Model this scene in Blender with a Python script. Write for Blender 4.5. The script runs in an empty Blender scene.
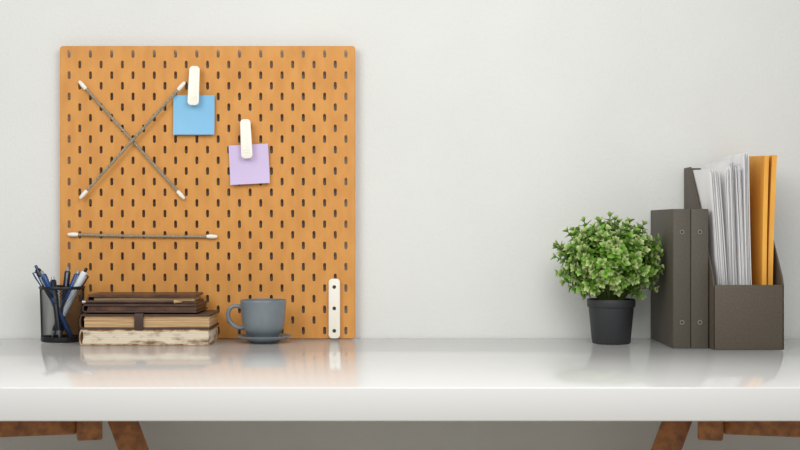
import bpy, bmesh, math, random
from mathutils import Vector, Matrix, Euler
random.seed(7)
sc = bpy.context.scene
try:
    sc.view_settings.view_transform = 'Standard'
    sc.view_settings.look = 'None'
except Exception: pass

# ---------------------------------------------------------------- materials
def srgb(r, g, b):
    f = lambda c: (c/255/12.92) if c/255 <= 0.04045 else ((c/255+0.055)/1.055)**2.4
    return (f(r), f(g), f(b), 1)

def mat(name, col, rough=0.5, metal=0.0, noise=None, bump=None, coat=0.0, spec=0.5, sss=0.0):
    """noise=(scale, col2, stretch xyz, lo, hi)  bump=(scale,strength,dist)"""
    m = bpy.data.materials.new(name); m.use_nodes = True
    nt = m.node_tree; b = nt.nodes['Principled BSDF']
    b.inputs['Base Color'].default_value = col
    b.inputs['Roughness'].default_value = rough
    b.inputs['Metallic'].default_value = metal
    b.inputs['Specular IOR Level'].default_value = spec
    b.inputs['Coat Weight'].default_value = coat
    tc = nt.nodes.new('ShaderNodeTexCoord')
    if noise:
        sca, c2, st, lo, hi = noise
        mp = nt.nodes.new('ShaderNodeMapping'); mp.inputs['Scale'].default_value = st
        n = nt.nodes.new('ShaderNodeTexNoise'); n.inputs['Scale'].default_value = sca
        n.inputs['Detail'].default_value = 6
        r = nt.nodes.new('ShaderNodeValToRGB')
        r.color_ramp.elements[0].position = lo; r.color_ramp.elements[0].color = col
        r.color_ramp.elements[1].position = hi; r.color_ramp.elements[1].color = c2
        nt.links.new(tc.outputs['Object'], mp.inputs[0]); nt.links.new(mp.outputs[0], n.inputs[0])
        nt.links.new(n.outputs[0], r.inputs[0]); nt.links.new(r.outputs[0], b.inputs['Base Color'])
    if bump:
        n2 = nt.nodes.new('ShaderNodeTexNoise'); n2.inputs['Scale'].default_value = bump[0]
        n2.inputs['Detail'].default_value = 4
        bp = nt.nodes.new('ShaderNodeBump'); bp.inputs['Strength'].default_value = bump[1]
        bp.inputs['Distance'].default_value = bump[2]
        nt.links.new(tc.outputs['Object'], n2.inputs[0]); nt.links.new(n2.outputs[0], bp.inputs['Height'])
        nt.links.new(bp.outputs[0], b.inputs['Normal'])
    return m

M = {}
M['wall'] = mat('wall_paint', srgb(225,226,223), 0.75, noise=(3, srgb(219,220,217), (1,1,1), .3, .7), bump=(160, .35, .002))
M['floor'] = mat('floor_pale_tile', srgb(228,223,208), 0.5, noise=(4, srgb(216,211,198), (1,1,1), .3, .7))
M['desk'] = mat('desk_lacquer', srgb(226,226,225), 0.11, noise=(1.5, srgb(223,223,222), (1,1,1), .3, .7), spec=.40)
M['board'] = mat('pegboard_fibre', srgb(214,151,74), 0.6, noise=(45, srgb(203,139,64), (1,1,.35), .35, .65), bump=(400, .15, .0006))
M['white'] = mat('white_plastic', srgb(240,237,225), 0.35)
M['hole'] = mat('dark_hole', srgb(60,50,42), 0.7)
M['cord'] = mat('cord_weave', srgb(168,158,136), 0.6, noise=(500, srgb(120,110,92), (1,1,1), .4, .6))
M['blue'] = mat('note_blue', srgb(134,192,228), 0.7, noise=(8, srgb(126,186,224), (1,1,1), .3, .7))
M['lav'] = mat('note_lavender', srgb(210,193,228), 0.7, noise=(8, srgb(204,187,224), (1,1,1), .3, .7))
M['black'] = mat('black_metal', srgb(26,26,28), 0.4, metal=0.3)
M['pot'] = mat('pot_charcoal', srgb(42,43,46), 0.55, bump=(300,.1,.0005))
M['soil'] = mat('soil', srgb(45,35,25), 0.95, noise=(150, srgb(25,20,14), (1,1,1), .3, .7))
M['stem'] = mat('stem', srgb(80,100,40), 0.6)
M['binder'] = mat('binder_board', srgb(82,76,66), 0.6, noise=(250, srgb(75,69,59), (1,1,1), .35, .65), bump=(700,.15,.0004))
M['rivet'] = mat('rivet', srgb(150,145,138), 0.3, metal=0.8)
M['file'] = mat('file_board', srgb(88,78,66), 0.62, noise=(250, srgb(80,71,60), (1,1,1), .35, .65), bump=(700,.15,.0004))
M['paper'] = mat('paper', srgb(248,247,246), 0.8, noise=(40, srgb(238,238,240), (1,1,.1), .35, .65))
M['env'] = mat('manila', srgb(236,174,72), 0.65, noise=(30, srgb(226,158,58), (1,1,.3), .35, .65))
M['ceramic'] = mat('grey_ceramic', srgb(120,130,136), 0.32, noise=(40, srgb(112,122,129), (1,1,1), .35, .65))
M['coffee'] = mat('coffee', srgb(60,34,18), 0.1)
M['leather1'] = mat('leather_brown', srgb(104,68,46), 0.45, noise=(45, srgb(66,43,31), (1,1,1), .35, .65), bump=(350,.3,.0006))
M['leather2'] = mat('leather_dark', srgb(64,44,34), 0.5, noise=(45, srgb(90,63,47), (1,1,1), .52, .75), bump=(350,.3,.0006))
M['pages'] = mat('aged_pages', srgb(214,182,138), 0.85, noise=(30, srgb(158,120,80), (.4,.4,28), .35, .7))
M['oldpages'] = mat('old_book_edge', srgb(220,208,186), 0.85, noise=(34, srgb(124,96,72), (1,1,2.5), .47, .68))
M['oldcover'] = mat('old_book_cover', srgb(140,98,64), 0.7, noise=(45, srgb(208,186,154), (1,1,1), .42, .62))
M['wood'] = mat('trestle_wood', srgb(176,114,62), 0.4, noise=(12, srgb(116,70,38), (6,.6,6), .35, .7))
M['penblue'] = mat('pen_blue', srgb(34,74,130), 0.25)
M['pendark'] = mat('pen_navy', srgb(22,28,44), 0.25)
M['pengrey'] = mat('pen_silver', srgb(170,176,184), 0.3, metal=0.6)
M['penwhite'] = mat('pen_white', srgb(218,226,232), 0.3)

# leaf material: colour varies per leaf and towards the tip through a colour attribute
m = bpy.data.materials.new('leaf'); m.use_nodes = True
nt = m.node_tree; b = nt.nodes['Principled BSDF']
at = nt.nodes.new('ShaderNodeAttribute'); at.attribute_name = 'leafcol'
nt.links.new(at.outputs['Color'], b.inputs['Base Color'])
b.inputs['Roughness'].default_value = 0.45
tr = nt.nodes.new('ShaderNodeBsdfTranslucent'); mx = nt.nodes.new('ShaderNodeMixShader')
mx.inputs[0].default_value = 0.25
nt.links.new(at.outputs['Color'], tr.inputs['Color'])
nt.links.new(b.outputs[0], mx.inputs[1]); nt.links.new(tr.outputs[0], mx.inputs[2])
nt.links.new(mx.outputs[0], nt.nodes['Material Output'].inputs['Surface'])
M['leaf'] = m

# ---------------------------------------------------------------- mesh builder
class B:
    def __init__(s): s.bm = bmesh.new(); s.mats = []
    def mi(s, k):
        if k not in s.mats: s.mats.append(k)
        return s.mats.index(k)
    def merge(s, t, k, mx=None, smooth=True):
        i = s.mi(k)
        if mx is not None: t.transform(mx)
        for f in t.faces: f.material_index = i; f.smooth = smooth
        me = bpy.data.meshes.new('t'); t.to_mesh(me); t.free()
        s.bm.from_mesh(me); bpy.data.meshes.remove(me)
    def box(s, c, size, k, bev=0.0, rot=(0,0,0), seg=2, mx=None):
        t = bmesh.new(); bmesh.ops.create_cube(t, size=1)
        bmesh.ops.scale(t, vec=size, verts=t.verts)
        if bev: bmesh.ops.bevel(t, geom=list(t.edges), offset=bev, segments=seg, affect='EDGES', profile=.5)
        m_ = Matrix.Translation(c) @ Euler(rot).to_matrix().to_4x4()
        if mx is not None: m_ = mx @ m_
        s.merge(t, k, m_, smooth=False)
    def lathe(s, prof, k, c=(0,0,0), n=64):
        t = bmesh.new(); rings = []
        for r, z in prof:
            if r < 1e-6: rings.append([t.verts.new((0,0,z))])
            else: rings.append([t.verts.new((r*math.cos(2*math.pi*i/n), r*math.sin(2*math.pi*i/n), z)) for i in range(n)])
        for a, b_ in zip(rings, rings[1:]):
            for i in range(n):
                j = (i+1) % n
                if len(a) == 1 and len(b_) == 1: continue
                if len(a) == 1: t.faces.new((a[0], b_[j], b_[i]))
                elif len(b_) == 1: t.faces.new((a[i], a[j], b_[0]))
                else: t.faces.new((a[i], a[j], b_[j], b_[i]))
        bmesh.ops.recalc_face_normals(t, faces=t.faces)
        s.merge(t, k, Matrix.Translation(c))
    def tube(s, pts, rad, k, n=12, flat=1.0, cap=True):
        pts = [Vector(p) for p in pts]
        if not isinstance(rad, (list, tuple)): rad = [rad]*len(pts)
        t = bmesh.new(); rings = []
        up = None
        for i, p in enumerate(pts):
            d = (pts[min(i+1, len(pts)-1)] - pts[max(i-1, 0)]).normalized()
            if up is None: up = Vector((0,0,1)) if abs(d.z) < .9 else Vector((0,1,0))
            x = d.cross(up).normalized(); y = x.cross(d).normalized(); up = y
            rings.append([t.verts.new(p + (x*math.cos(2*math.pi*a/n) + y*math.sin(2*math.pi*a/n)*flat)*rad[i]) for a in range(n)])
        for a, b_ in zip(rings, rings[1:]):
            for i in range(n): t.faces.new((a[i], a[(i+1)%n], b_[(i+1)%n], b_[i]))
        if cap: t.faces.new(rings[0][::-1]); t.faces.new(rings[-1])
        bmesh.ops.recalc_face_normals(t, faces=t.faces)
        s.merge(t, k)
    def prism(s, poly, y0, y1, k, bev=0.0, mx=None, axis='y'):
        t = bmesh.new()
        if axis == 'y': P = lambda a, b_, d: (a, d, b_)
        elif axis == 'x': P = lambda a, b_, d: (d, a, b_)
        else: P = lambda a, b_, d: (a, b_, d)
        v0 = [t.verts.new(P(a, c, y0)) for a, c in poly]; v1 = [t.verts.new(P(a, c, y1)) for a, c in poly]
        f0 = t.faces.new(v0); f1 = t.faces.new(v1[::-1]); n = len(poly)
        for i in range(n): t.faces.new((v0[i], v1[i], v1[(i+1)%n], v0[(i+1)%n]))
        bmesh.ops.recalc_face_normals(t, faces=t.faces)
        if bev:
            es = [e for e in t.edges if any(f in (f0, f1) for f in e.link_faces)]
            bmesh.ops.bevel(t, geom=es, offset=bev, segments=2, affect='EDGES', profile=.5)
        s.merge(t, k, mx, smooth=False)
    def obj(s, name, auto=35, parent=None, xf=None):
        me = bpy.data.meshes.new(name)
        s.bm.to_mesh(me); s.bm.free()
        for k in s.mats: me.materials.append(M[k])
        o = bpy.data.objects.new(name, me); sc.collection.objects.link(o)
        if xf is not None: o.matrix_world = xf
        if auto:
            me.shade_smooth()
            try: me.set_sharp_from_angle(angle=math.radians(auto))
            except Exception: pass
        if parent: o.parent = parent
        return o

def rounded(w, h, r, n=6, cx=0, cz=0):
    out = []
    for sx, sz, a0 in ((1,1,0), (-1,1,90), (-1,-1,180), (1,-1,270)):
        for i in range(n+1):
            a = math.radians(a0 + 90*i/n)
            out.append((cx + sx*(w/2-r) + r*math.cos(a), cz + sz*(h/2-r) + r*math.sin(a)))
    return out

def empty(name, loc):
    e = bpy.data.objects.new(name, None); e.location = loc; e.empty_display_size = .05
    sc.collection.objects.link(e); return e

TOP = 0.75
# ---------------------------------------------------------------- room
b = B(); b.box((0, .05, 1.35), (6, .1, 2.7), 'wall'); b.obj('wall_back', 0)
b = B(); b.box((0, -1.9, -.05), (6, 4.0, .1), 'floor'); b.obj('floor', 0)

# ---------------------------------------------------------------- desk
b = B(); b.box((0, -.3815, TOP-.0225), (2.1, .757, .045), 'desk', bev=.002, seg=3); b.obj('desk')

# trestles, each turned a little so its front end points towards the middle
def trestle(cx, name, rz):
    b = B(); zt = TOP-.0458
    for sx in (-1, 1):
        b.box((sx*.13, 0, zt-.022), (.035, .60, .044), 'wood', bev=.003)
    for yy in (-.23, .23):
        b.box((0, yy, zt-.022), (.225, .045, .040), 'wood', bev=.003)
    b.box((0, 0, zt-.03), (.07, .415, .028), 'wood', bev=.003)
    for sx in (-1, 1):
        for yy in (-.22, .22):
            p0 = Vector((sx*.170, yy, zt-.001)); p1 = Vector((sx*.42, yy, .0))
            w = .044
            poly = [(p0.x-w/2, p0.z), (p0.x+w/2, p0.z), (p1.x+w/2, p1.z), (p1.x-w/2, p1.z)]
            b.prism(poly, yy-.014, yy+.014, 'wood', bev=.002)
        b.box((sx*.33, 0, .25), (.022, .43, .05), 'wood', bev=.002)
    for yy in (-.192, .192):
        b.box((0, yy, .25), (.64, .022, .05), 'wood', bev=.002)
    b.obj(name, xf=Matrix.Translation((cx, -.385, 0)) @ Matrix.Rotation(rz, 4, 'Z'))
trestle(-.640, 'trestle_stand', math.radians(15)); trestle(.640, 'trestle_stand', math.radians(-15))

# ---------------------------------------------------------------- pegboard
PX, PZ0, PH, PW = -.3617, TOP+.0005, .550, .555
yf, yb = -.020, -.015
def pegboard():
    t = bmesh.new(); cell = .02; n = 27
    x0 = PX - n*cell/2; z0 = PZ0 + PH/2 - n*cell/2
    def slot(cx, cz, N=5):
        r = .0028; h = .0074-r; pts = []
        for k in range(N+1): a = math.pi*k/N; pts.append((cx + r*math.cos(a), cz + h + r*math.sin(a)))
        for k in range(N+1): a = math.pi + math.pi*k/N; pts.append((cx + r*math.cos(a), cz - h + r*math.sin(a)))
        return pts
    for i in range(n):
        for j in range(n):
            ax, az = x0+i*cell, z0+j*cell; bx, bz = ax+cell, az+cell
            if (i+j) % 2:
                for y in (yf, yb):
                    t.faces.new([t.verts.new(p) for p in ((ax,y,az), (bx,y,az), (bx,y,bz), (ax,y,bz))])
                continue
            s = slot((ax+bx)/2, (az+bz)/2); L = len(s); H = L//2
            for y in (yf, yb):
                v = [t.verts.new((p[0], y, p[1])) for p in s]
                c = {k: t.verts.new((p[0], y, p[1])) for k, p in {'bl':(ax,az),'br':(bx,az),'tr':(bx,bz),'tl':(ax,bz)}.items()}
                t.faces.new((v[L-1], c['br'], c['tr'], v[0]))
                t.faces.new([c['tr'], c['tl']] + v[0:H][::-1])
                t.faces.new((v[H-1], c['tl'], c['bl'], v[H]))
                t.faces.new([c['bl'], c['br']] + v[H:L][::-1])
                if y == yf: vf = v
                else: vb = v
            for k in range(L): t.faces.new((vf[k], vf[(k+1)%L], vb[(k+1)%L], vb[k]))
    x1, z1 = x0+n*cell, z0+n*cell
    CR = .006
    R = rounded(PW, PH, CR, 6, PX, PZ0+PH/2)
    inn = [(x1,z1), (x0,z1), (x0,z0), (x1,z0)]
    bev = .0008
    Rin = rounded(PW-2*bev, PH-2*bev, CR-bev, 6, PX, PZ0+PH/2)
    for y in (yf, yb):
        ov = [t.verts.new((p[0], y, p[1])) for p in Rin]; iv = [t.verts.new((p[0], y, p[1])) for p in inn]
        for q in range(4):
            seg = ov[q*7:(q+1)*7]
            for k in range(6): t.faces.new((seg[k], seg[k+1], iv[q]))
            nx = ov[((q+1)%4)*7]
            t.faces.new((seg[6], nx, iv[(q+1)%4], iv[q]))
    loops = [[t.verts.new((p[0], y, p[1])) for p in P] for P, y in ((Rin,yf),(R,yf+bev),(R,yb-bev),(Rin,yb))]
    for A, C in zip(loops, loops[1:]):
        for k in range(len(A)): t.faces.new((A[k], A[(k+1)%28], C[(k+1)%28], C[k]))
    bmesh.ops.remove_doubles(t, verts=t.verts, dist=1e-5)
    bmesh.ops.recalc_face_normals(t, faces=t.faces)
    b = B(); b.merge(t, 'board', smooth=False)
    # wall spacers, placed between slots
    for dx in (-.24, .24):
        for dz in (.255, -.255):
            b.box((PX+dx, -.0078, PZ0+PH/2+dz), (.012, .0152, .010), 'board', bev=.001)
    b.obj('pegboard', 30)
pegboard()

def cord(name, p0, p1, sag=0):
    b = B(); p0, p1 = Vector(p0), Vector(p1); d = (p1-p0).normalized(); L = (p1-p0).length
    n = 24; pts = []
    for i in range(n+1):
        u = i/n; p = p0.lerp(p1, u); p.z -= sag*4*u*(1-u); pts.append(p)
    b.tube(pts, .0026, 'cord', 10)
    for e, s in ((p0, 1), (p1, -1)):
        prof = [(-.010,.0018), (-.008,.0032), (.0,.0042), (.008,.0038), (.010,.003)]
        b.tube([e + d*s*a for a, r in prof], [r for a, r in prof], 'white', 12)
    b.obj(name)
def W(px, py, y):
    s = 1320/(2.5+y); return (round((px-400)/s, 4), y, round(.964-(py-225)/s, 4))
cord('elastic_cord', W(82.5,85,-.0255), W(181,195,-.0255))
cord('elastic_cord', W(181.5,86,-.0325), W(83.5,194.5,-.0325))
cord('elastic_cord', W(73,234.5,-.0255), W(212,236.5,-.0255), .001)

# notes
def note(name, c, w, h, rot, k):
    t = bmesh.new(); n = 12; g = []
    for i in range(n+1):
        row = []
        for j in range(n+1):
            u, v = i/n-.5, j/n-.5
            curl = .006*max(0, -v-.05)**2*4 + .003*u*u
            row.append(t.verts.new((u*w, -curl, v*h)))
        g.append(row)
    for i in range(n):
        for j in range(n): t.faces.new((g[i][j], g[i+1][j], g[i+1][j+1], g[i][j+1]))
    r = bmesh.ops.extrude_face_region(t, geom=t.faces[:])
    bmesh.ops.translate(t, verts=[v for v in r['geom'] if isinstance(v, bmesh.types.BMVert)], vec=(0, .0012, 0))
    bmesh.ops.recalc_face_normals(t, faces=t.faces)
    b = B(); b.merge(t, k, Matrix.Translation(c) @ Matrix.Rotation(rot, 4, 'Y'))
    b.obj(name)
note('sticky_note', W(194,115,-.026), .077, .074, 0.0, 'blue')
note('sticky_note', W(249.3,164.3,-.026), .074, .074, math.radians(-3), 'lav')

def clip(name, c, rot):
    b = B(); w, h = .0215, .074
    mx = Matrix.Translation(c) @ Matrix.Rotation(rot, 4, 'Y')
    P = rounded(w, h, .0075, 6)
    poly = [(x*(1.0 if z < 0 else .92), z) for x, z in P]
    b.prism(poly, -.0125, -.0075, 'white', bev=.0014, mx=mx @ Matrix.Rotation(math.radians(-3), 4, 'X'))
    P2 = rounded(w*.8, h*.42, .006, 5, 0, h*.27)
    b.prism(P2, -.0005, .0018, 'white', bev=.0006, mx=mx)
    b.box((0, -.004, h*.22), (w*.55, .009, .012), 'white', bev=.001, mx=mx)
    b.box((0, -.0135, -h*.33), (w*.62, .0018, .002), 'white', bev=.0005, mx=mx)
    b.box((0, -.0135, -h*.28), (w*.62, .0018, .002), 'white', bev=.0005, mx=mx)
    b.obj(name)
clip('note_clip', W(194.7,86.5,-.0275), math.radians(2))
clip('note_clip', W(246.8,139.5,-.0275), math.radians(-3))

b = B()
cx = W(334.5,0,-.022)[0]
b.prism(rounded(.0215, .112, .007, 6, cx, TOP+.0575), -.030, -.0202, 'white', bev=.0015)
for zz in (.016, .058, .098):
    b.prism([(cx+.0035*math.cos(a*math.pi/8), TOP+zz+.0035*math.sin(a*math.pi/8)) for a in range(16)], -.0303, -.0290, 'hole')
b.obj('white_mounting_bracket')

# ---------------------------------------------------------------- pencil holder
hc = Vector((-.6215, -.072, TOP)); HR, HH = .0395, .1
t = bmesh.new(); n, rows = 44, 28
g = []
for j in range(rows+1):
    r = HR*(.93+.07*j/rows)
    g.append([t.verts.new((r*math.cos(2*math.pi*(i+.5*(j%2))/n), r*math.sin(2*math.pi*(i+.5*(j%2))/n), .006+(HH-.01)*j/rows)) for i in range(n)])
for j in range(0, rows-1, 2):
    for i in range(n):
        t.faces.new((g[j][i], g[j+1][i], g[j+2][i], g[j+1][(i-1)%n]))
        if j+3 <= rows: t.faces.new((g[j+1][i], g[j+2][(i+1)%n], g[j+3][i], g[j+2][i]))
bmesh.ops.remove_doubles(t, verts=t.verts, dist=1e-6)
bmesh.ops.recalc_face_normals(t, faces=t.faces)
bmesh.ops.wireframe(t, faces=t.faces[:], thickness=.0010, offset=0, use_replace=True, use_boundary=True, use_even_offset=False, use_relative_offset=False)
b = B(); b.merge(t, 'black', Matrix.Translation(hc), smooth=False)
b.lathe([(HR-.001, HH-.004), (HR+.0018, HH-.003), (HR+.0022, HH), (HR+.001, HH+.002), (HR-.001, HH+.001), (HR-.001, HH-.004)], 'black', hc)
r0 = HR*.93
b.lathe([(0,.001), (r0+.0005,.001), (r0+.0018,.003), (r0+.0012,.010), (r0-.0012,.010), (r0-.0014,.0035), (0,.0035)], 'black', hc)
b.obj('mesh_pencil_holder', 40)

def pen(bx, by, tx, ty, L, kb, kc, r=.0052, clipdir=(0,-1,0), tip='pengrey'):
    p0 = hc + Vector((bx, by, .0065)); d = (Vector((tx, ty, L)) - Vector((bx, by, .0065))); Ln = d.length; d.normalize()
    b = B(); P = lambda a: p0 + d*a
    b.tube([P(0), P(.003), P(.012), P(.014)], [.0008, .0014, r*.85, r*.9], tip, 14)
    b.tube([P(.014), P(.02), P(Ln*.55)], [r*.9, r, r], kb, 16)
    b.tube([P(Ln*.55), P(Ln*.56), P(Ln*.93), P(Ln*.95)], [r*.95, r*1.12, r*1.12, r*.8], kc, 16)
    b.tube([P(Ln*.95), P(Ln*.992), P(Ln)], [r*.55, r*.55, r*.35], tip, 12)
    cd = Vector(clipdir); cd = (cd - d*cd.dot(d)).normalized()
    b.tube([P(Ln*.92)+cd*r*.8, P(Ln*.925)+cd*r*2.0, P(Ln*.86)+cd*r*1.9, P(Ln*.74)+cd*r*1.5], [.0014,.0016,.0015,.0012], tip, 8)
    b.obj('pen')
pen(.018, 0, -.048, -.004, .140, 'penblue', 'pendark', clipdir=(-1,-.3,0), tip='penblue')
pen(.012, .014, -.036, -.008, .130, 'penwhite', 'penblue', clipdir=(-.5,-1,0))
pen(0, -.018, -.020, .010, .118, 'pendark', 'pendark', clipdir=(-.5,-1,0))
pen(-.006, .012, .010, .004, .136, 'penblue', 'pendark', clipdir=(.2,-1,0))
pen(-.018, -.006, .028, .012, .130, 'pendark', 'penblue', clipdir=(.5,-1,0))
pen(-.022, .010, .048, -.012, .135, 'penwhite', 'penwhite', r=.0054, clipdir=(1,-.4,0), tip='pendark')

# ---------------------------------------------------------------- books
def book(name, cx, cy, z, w, d, h, kc, kp, rot=0, ct=.0025, over=.003, strap=False, wear=0.0):
    b = B(); mx = Matrix.Translation((cx, cy, z)) @ Matrix.Rotation(rot, 4, 'Z')
    for zz in (ct/2, h-ct/2):
        P = rounded(w, d, .004, 4)
        if wear:   # ragged, worn board edges
            Q = []
            for a, c in zip(P, P[1:]+P[:1]):
                N_ = max(1, int((Vector(a)-Vector(c)).length/.006))
                for q in range(N_):
                    u = q/N_; x_, y_ = a[0]*(1-u)+c[0]*u, a[1]*(1-u)+c[1]*u
                    Q.append((x_*(1-random.uniform(0, wear)/w), y_*(1-random.uniform(0, wear)/d)))
            P = Q
        b.prism(P, zz-ct/2, zz+ct/2, kc, bev=0 if wear else ct*.3, mx=mx, axis='z')
    ns = max(3, int((h-2*ct)/.0035)); hh = (h-2*ct)/ns
    for i in range(ns):
        o = random.uniform(-.0007, .0007)
        b.box((.002+o, o, ct+hh*(i+.5)), (w-over*2-.004, d-over*2, hh*1.0), kp, bev=.0004, mx=mx)
    prof = []
    for i in range(9):
        a = math.pi/2 + math.pi*i/8
        prof.append((-w/2+.004 + .0055*math.cos(a), h/2 + (h/2)*math.sin(a)))
    for i in range(8, -1, -1):
        a = math.pi/2 + math.pi*i/8
        prof.append((-w/2+.004 + .0032*math.cos(a), h/2 + (h/2-ct*.8)*math.sin(a)))
    b.prism(prof, -d/2+.001, d/2-.001, kc, mx=mx)
    if strap:
        b.box((-w*.05, -d/2-.001, h/2), (.016, .0022, h+.002), 'leather2', bev=.0006, mx=mx)
        b.box((-w*.05, -d/4, h+.0008), (.016, d/2, .0018), 'leather2', bev=.0006, mx=mx)
    b.obj(name)
z = TOP+.0003
book('old_book', -.4540, -.0935, z, .2300, .125, .0275, 'oldcover', 'oldpages', ct=.0026, over=.0014, wear=.004); z += .0278
book('leather_notebook', -.4530, -.0935, z, .2320, .122, .0270, 'leather2', 'pages', rot=math.radians(.6), ct=.0036, strap=True); z += .0293
book('leather_notebook', -.4620, -.0905, z, .2050, .116, .0150, 'leather2', 'leather1', rot=math.radians(-1), ct=.003); z += .0153
book('leather_journal', -.4640, -.0800, z, .1960, .094, .0160, 'leather1', 'pages', rot=math.radians(1), ct=.004, over=.006, wear=.0015)
b = B(); py = -.1385; pz = z+.0036
b.tube([(-.562,py,pz), (-.5605,py,pz), (-.405,py+.001,pz), (-.4045,py+.001,pz)], [.0030,.0035,.0035,.0032], 'leather2', 6)
b.tube([(-.4045,py+.001,pz), (-.390,py+.001,pz)], [.0033,.0006], 'pages', 12)
b.tube([(-.568,py,pz), (-.562,py,pz)], [.0034,.0034], 'rivet', 12)
b.obj('pencil', 25)

# ---------------------------------------------------------------- cup and saucer
cc = Vector((-.2490, -.095, TOP))
b = B()
b.lathe([(0,.0005), (.026,.0005), (.0275,.002), (.030,.004), (.0465,.0095), (.0500,.0115), (.0505,.013), (.0495,.0135), (.045,.0122), (.030,.0070), (.024,.0065), (0,.0065)], 'ceramic', cc + Vector((.0015,0,0)))
b.obj('saucer', 50)
b = B(); z0 = .0070
out = [(0,.001), (.020,.001), (.0215,0), (.0235,.001), (.0245,.004), (.031,.010), (.0360,.018), (.0385,.030), (.0402,.048), (.0416,.0665), (.0419,.0700), (.0412,.0710), (.0402,.0705),
       (.0390,.055), (.0372,.035), (.0345,.020), (.0285,.011), (.018,.008), (0,.008)]
b.lathe([(r, zz+z0) for r, zz in out], 'ceramic', cc)
b.lathe([(0,.054+z0), (.0386,.054+z0)], 'coffee', cc)
hp = [(-.0385,.057), (-.048,.0600), (-.058,.0585), (-.0640,.050), (-.0645,.040), (-.0600,.029), (-.051,.0215), (-.0425,.0195), (-.0345,.0195)]
def smooth(pts, it=2):
    for _ in range(it):
        q = [pts[0]]
        for a, c in zip(pts, pts[1:]):
            q += [tuple(.75*x+.25*y for x, y in zip(a, c)), tuple(.25*x+.75*y for x, y in zip(a, c))]
        q.append(pts[-1]); pts = q
    return pts
hp = smooth(hp)
b.tube([cc + Vector((x, -.0, zz+z0)) for x, zz in hp], .0038, 'ceramic', 14)
b.obj('coffee_cup', 50)

# ---------------------------------------------------------------- potted plant
pc = Vector((.3810, -.118, TOP))
e = empty('potted_plant', pc)
b = B()
b.lathe([(0,.001), (.033,.001), (.0345,.003), (.0405,.066), (.0425,.067), (.0432,.069), (.0436,.079), (.0428,.0805), (.0412,.080), (.0405,.067), (.039,.060), (.033,.004), (0,.004)], 'pot', (0,0,0))
b.obj('pot', 35, parent=e)
b = B(); b.lathe([(0,.074), (.02,.0735), (.0402,.071)], 'soil'); b.obj('soil', 35, parent=e)

t = bmesh.new(); cl = t.loops.layers.float_color.new('leafcol')
stems = B()
XMAX = .4700 - pc.x
def leaf(p, d, up, L, w, c0, c1):
    d = d.normalized(); s = d.cross(up)
    if s.length < 1e-3: s = d.cross(Vector((1,0,0)))
    s.normalize(); nrm = s.cross(d).normalized()
    prof = [(0,.12), (.25,.75), (.55,1.0), (.82,.68), (1.0,.08)]
    if max(p.x, (p+d*L).x) + w*.4 > XMAX+.003: return
    L3, M3, R3 = [], [], []
    for u, ww in prof:
        c = p + d*L*u - nrm*L*.18*u*u
        M3.append(t.verts.new(c)); hw = s*w*ww/2; lift = nrm*w*ww*.16
        L3.append(t.verts.new(c-hw+lift)); R3.append(t.verts.new(c+hw+lift))
    for i in range(4):
        for A, C in ((L3, M3), (M3, R3)):
            f = t.faces.new((A[i], C[i], C[i+1], A[i+1])); f.smooth = True
            k0, k1 = prof[i][0], prof[i+1][0]
            for lp, kk in zip(f.loops, (k0, k0, k1, k1)):
                kk = kk**1.2
                lp[cl] = tuple(c0[q]*(1-kk)+c1[q]*kk for q in range(3)) + (1,)
C0 = Vector((-.001, 0, .151)); base = Vector((0, 0, .072))
RX, RY, RZ = .094, .090, .073
N = 300
for i in range(N):
    zz = 1-2*(i+.5)/N; ph = i*2.39996
    rr = math.sqrt(1-zz*zz); dv = Vector((rr*math.cos(ph), rr*math.sin(ph), zz))
    dv += Vector([random.uniform(-.12,.12) for _ in range(3)]); dv.normalize()
    if dv.z < -.9: continue
    k = random.uniform(.80, 1.0) if i % 3 else random.uniform(.5, .8)
    if i % 17 == 0: k = 1.06
    tip = C0 + Vector((dv.x*RX, dv.y*RY, dv.z*RZ))*k
    tip.x = min(tip.x, XMAX-.008)
    if tip.z < .088: tip.z = .088 + random.uniform(0,.008)
    st = base + Vector((dv.x*.018, dv.y*.018, 0))
    mid = st.lerp(tip, .5) + Vector((-dv.x*.008, -dv.y*.008, .012))
    pts = smooth([tuple(st), tuple(mid), tuple(tip)], 2)
    stems.tube(pts, .0009, 'stem', 5, cap=False)
    ax = (Vector(pts[-1])-Vector(pts[-3])).normalized()*.5 + dv*.7; ax.normalize()
    side = ax.cross(Vector((.3,.2,1))).normalized(); oth = ax.cross(side)
    bright = random.uniform(.8, 1.35)
    for w_ in range(4):
        pos = tip - ax*(w_*.0085); nl = 4 if w_ else 5
        a0 = random.uniform(0, 6.28); open_ = (.55, .95, 1.15, 1.3)[w_]
        for q in range(nl):
            a = a0 + q*2*math.pi/nl + random.uniform(-.25,.25)
            dirn = ax*math.cos(open_) + (side*math.cos(a)+oth*math.sin(a))*math.sin(open_)
            L = random.uniform(.0105, .0160)*(1 if w_ else .85)
            g0 = Vector((.100, .26, .020))*bright*(1-.12*w_)
            if random.random() < (.75, .5, .22, .1)[w_]: g1 = Vector((.72, .82, .36))*random.uniform(.75,1.05)
            else: g1 = Vector((.23, .46, .05))*bright
            e_ = pos + dirn*L
            if e_.y + pc.y > -.008: continue
            leaf(pos, dirn, ax, L, L*.64, g0, g1)
me = bpy.data.meshes.new('leaves'); t.to_mesh(me); t.free(); me.materials.append(M['leaf'])
lo = bpy.data.objects.new('leaves', me); sc.collection.objects.link(lo); lo.parent = e
stems.obj('stems', 60, parent=e)

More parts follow.
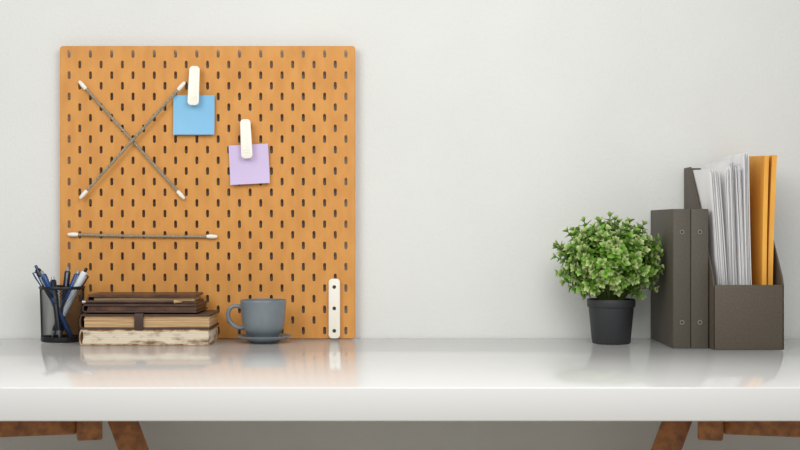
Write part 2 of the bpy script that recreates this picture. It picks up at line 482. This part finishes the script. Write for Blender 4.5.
# ---------------------------------------------------------------- binders
def binder(name, x0, w, yfr=-.212, dep=.206, h=.2415, xf=None):
    b = B(); x1 = x0+w; z0 = TOP+.0004; th = .0026
    ybk = yfr+dep
    for xx in (x0+th/2, x1-th/2):
        b.box((xx, (yfr+ybk)/2+.001, z0+h/2), (th, dep-.002, h), 'binder', bev=.0008)
    b.prism(rounded(w, .004, .0018, 3, (x0+x1)/2, yfr+.002), z0, z0+h, 'binder', bev=.0006, axis='z')
    b.box(((x0+x1)/2, (yfr+ybk)/2+.012, z0+h/2-.004), (w-.012, dep-.035, h-.02), 'paper', bev=.0008)
    b.box(((x0+x1)/2, yfr+.0075, z0+h/2), (w-.010, .003, h*.6), 'rivet', bev=.0006)
    for zz in (.045, h-.040):
        c = ((x0+x1)/2, z0+zz)
        for r, y0_, k in ((.0042, yfr-.0010, 'rivet'), (.0022, yfr-.0014, 'hole')):
            b.prism([(c[0]+r*math.cos(a*math.pi/10), c[1]+r*math.sin(a*math.pi/10)) for a in range(20)], y0_, yfr+.001, k)
    b.obj(name)
binder('ring_binder', .4735, .0305)
binder('ring_binder', .5045, .0305)

# ---------------------------------------------------------------- magazine file
fx0, fx1, ffr, fbk, fz = .5365, .6575, -.240, -.006, TOP+.0004
b = B(); th = .0028
side = [(ffr, fz), (fbk, fz), (fbk, fz+.321), (fbk-.052, fz+.321), (fbk-.060, fz+.316), (ffr+.006, fz+.125), (ffr, fz+.112)]
b.prism(side, fx0, fx0+th, 'file', bev=.0007, axis='x')
b.prism(side, fx1-th, fx1, 'file', bev=.0007, axis='x')
b.box(((fx0+fx1)/2, ffr+th/2, fz+.0555), (fx1-fx0, th, .111), 'file', bev=.0007)
b.box(((fx0+fx1)/2, fbk-th/2, fz+.1605), (fx1-fx0-2*th, th, .321), 'file', bev=.0007)
b.box(((fx0+fx1)/2, (ffr+fbk)/2, fz+th/2), (fx1-fx0-2*th, fbk-ffr-2*th, th), 'file')
b.obj('magazine_file')

def sheet(b, xb, xt, y0, y1, ztop0, ztop1, k, th=.0004, bow=0.0, fan=0.0, lean=0.0, pw=1.3):
    """standing sheet: xb/xt bottom/top x, y0 front edge, y1 back edge, lean = top shifts forward"""
    t = bmesh.new(); nu, nv = 6, 14; g = []
    zb = fz+.0032
    for i in range(nu+1):
        row = []
        for j in range(nv+1):
            u, v = i/nu, j/nv
            y = y0+(y1-y0)*u - lean*v; zt = ztop0+(ztop1-ztop0)*u
            x = xb+(xt-xb)*v**pw + bow*math.sin(math.pi*v)*(1-u*.5) + fan*v*v*(1-u)
            row.append(t.verts.new((x, y, zb+(zt-zb)*v)))
        g.append(row)
    for i in range(nu):
        for j in range(nv): t.faces.new((g[i][j], g[i+1][j], g[i+1][j+1], g[i][j+1]))
    r = bmesh.ops.extrude_face_region(t, geom=t.faces[:])
    bmesh.ops.translate(t, verts=[v for v in r['geom'] if isinstance(v, bmesh.types.BMVert)], vec=(th, 0, 0))
    bmesh.ops.recalc_face_normals(t, faces=t.faces)
    b.merge(t, k)
b = B(); ns = 46
for i in range(ns):
    u = i/(ns-1)
    gi = int(min(u, .999)*6); grp = gi/6     # loose bundles of a few sheets that curl together
    rg = random.Random(gi+3)
    xb = .554+.058*u; xt = .5400+.066*grp+.0085*(u-grp)*6 + random.uniform(-.0009,.0009)
    y0 = -.214+rg.uniform(-.010,.014)+random.uniform(-.004,.006)
    zt = TOP+.312+rg.uniform(-.007,.009)+.020*u+random.uniform(-.003,.003)
    sheet(b, xb, xt, y0, -.026+random.uniform(-.004,.006), zt-rg.uniform(.000,.014), zt, 'paper',
          fan=rg.uniform(-.010,.002)*(1.1-u), bow=rg.uniform(-.004,.002), lean=rg.uniform(-.008,.014), pw=rg.uniform(1.2,2.0))
b.obj('document_papers')
for i, (xb, dx, h, th) in enumerate(((.6270, .004, .342, .0075), (.6380, .007, .338, .0085))):
    b = B(); sheet(b, xb, xb+dx, -.216+.008*(i%2), -.018, TOP+h-.008+.005*i, TOP+h, 'env', th=th, bow=-.0015, lean=.004*i)
    b.obj('manila_envelope')

# ---------------------------------------------------------------- light
w = bpy.data.worlds.new('world'); sc.world = w; w.use_nodes = True
bg = w.node_tree.nodes['Background']; bg.inputs[0].default_value = (.98, .99, 1, 1); bg.inputs[1].default_value = .43
def area(name, loc, tgt, size, en, col=(1,1,1)):
    l = bpy.data.lights.new(name, 'AREA'); l.energy = en; l.size = size; l.color = col
    o = bpy.data.objects.new(name, l); o.location = loc; sc.collection.objects.link(o)
    o.rotation_euler = (Vector(tgt)-Vector(loc)).to_track_quat('-Z', 'Y').to_euler(); return o
area('window_light', (-.95, -1.45, 1.75), (.25, 0, .80), .9, 11.5, (1, .985, .95))
area('wall_fill_light', (.30, -1.35, 1.62), (.10, 0, .85), .8, 10, (1, .985, .955))  # added fill that brightens the middle of the wall, not a ceiling fixture

# ---------------------------------------------------------------- camera
cam = bpy.data.cameras.new('camera'); cam.lens = 59.4; cam.sensor_width = 36
co = bpy.data.objects.new('camera', cam); co.location = (0, -2.5, .964); co.rotation_euler = (math.pi/2, 0, 0)
sc.collection.objects.link(co); sc.camera = co
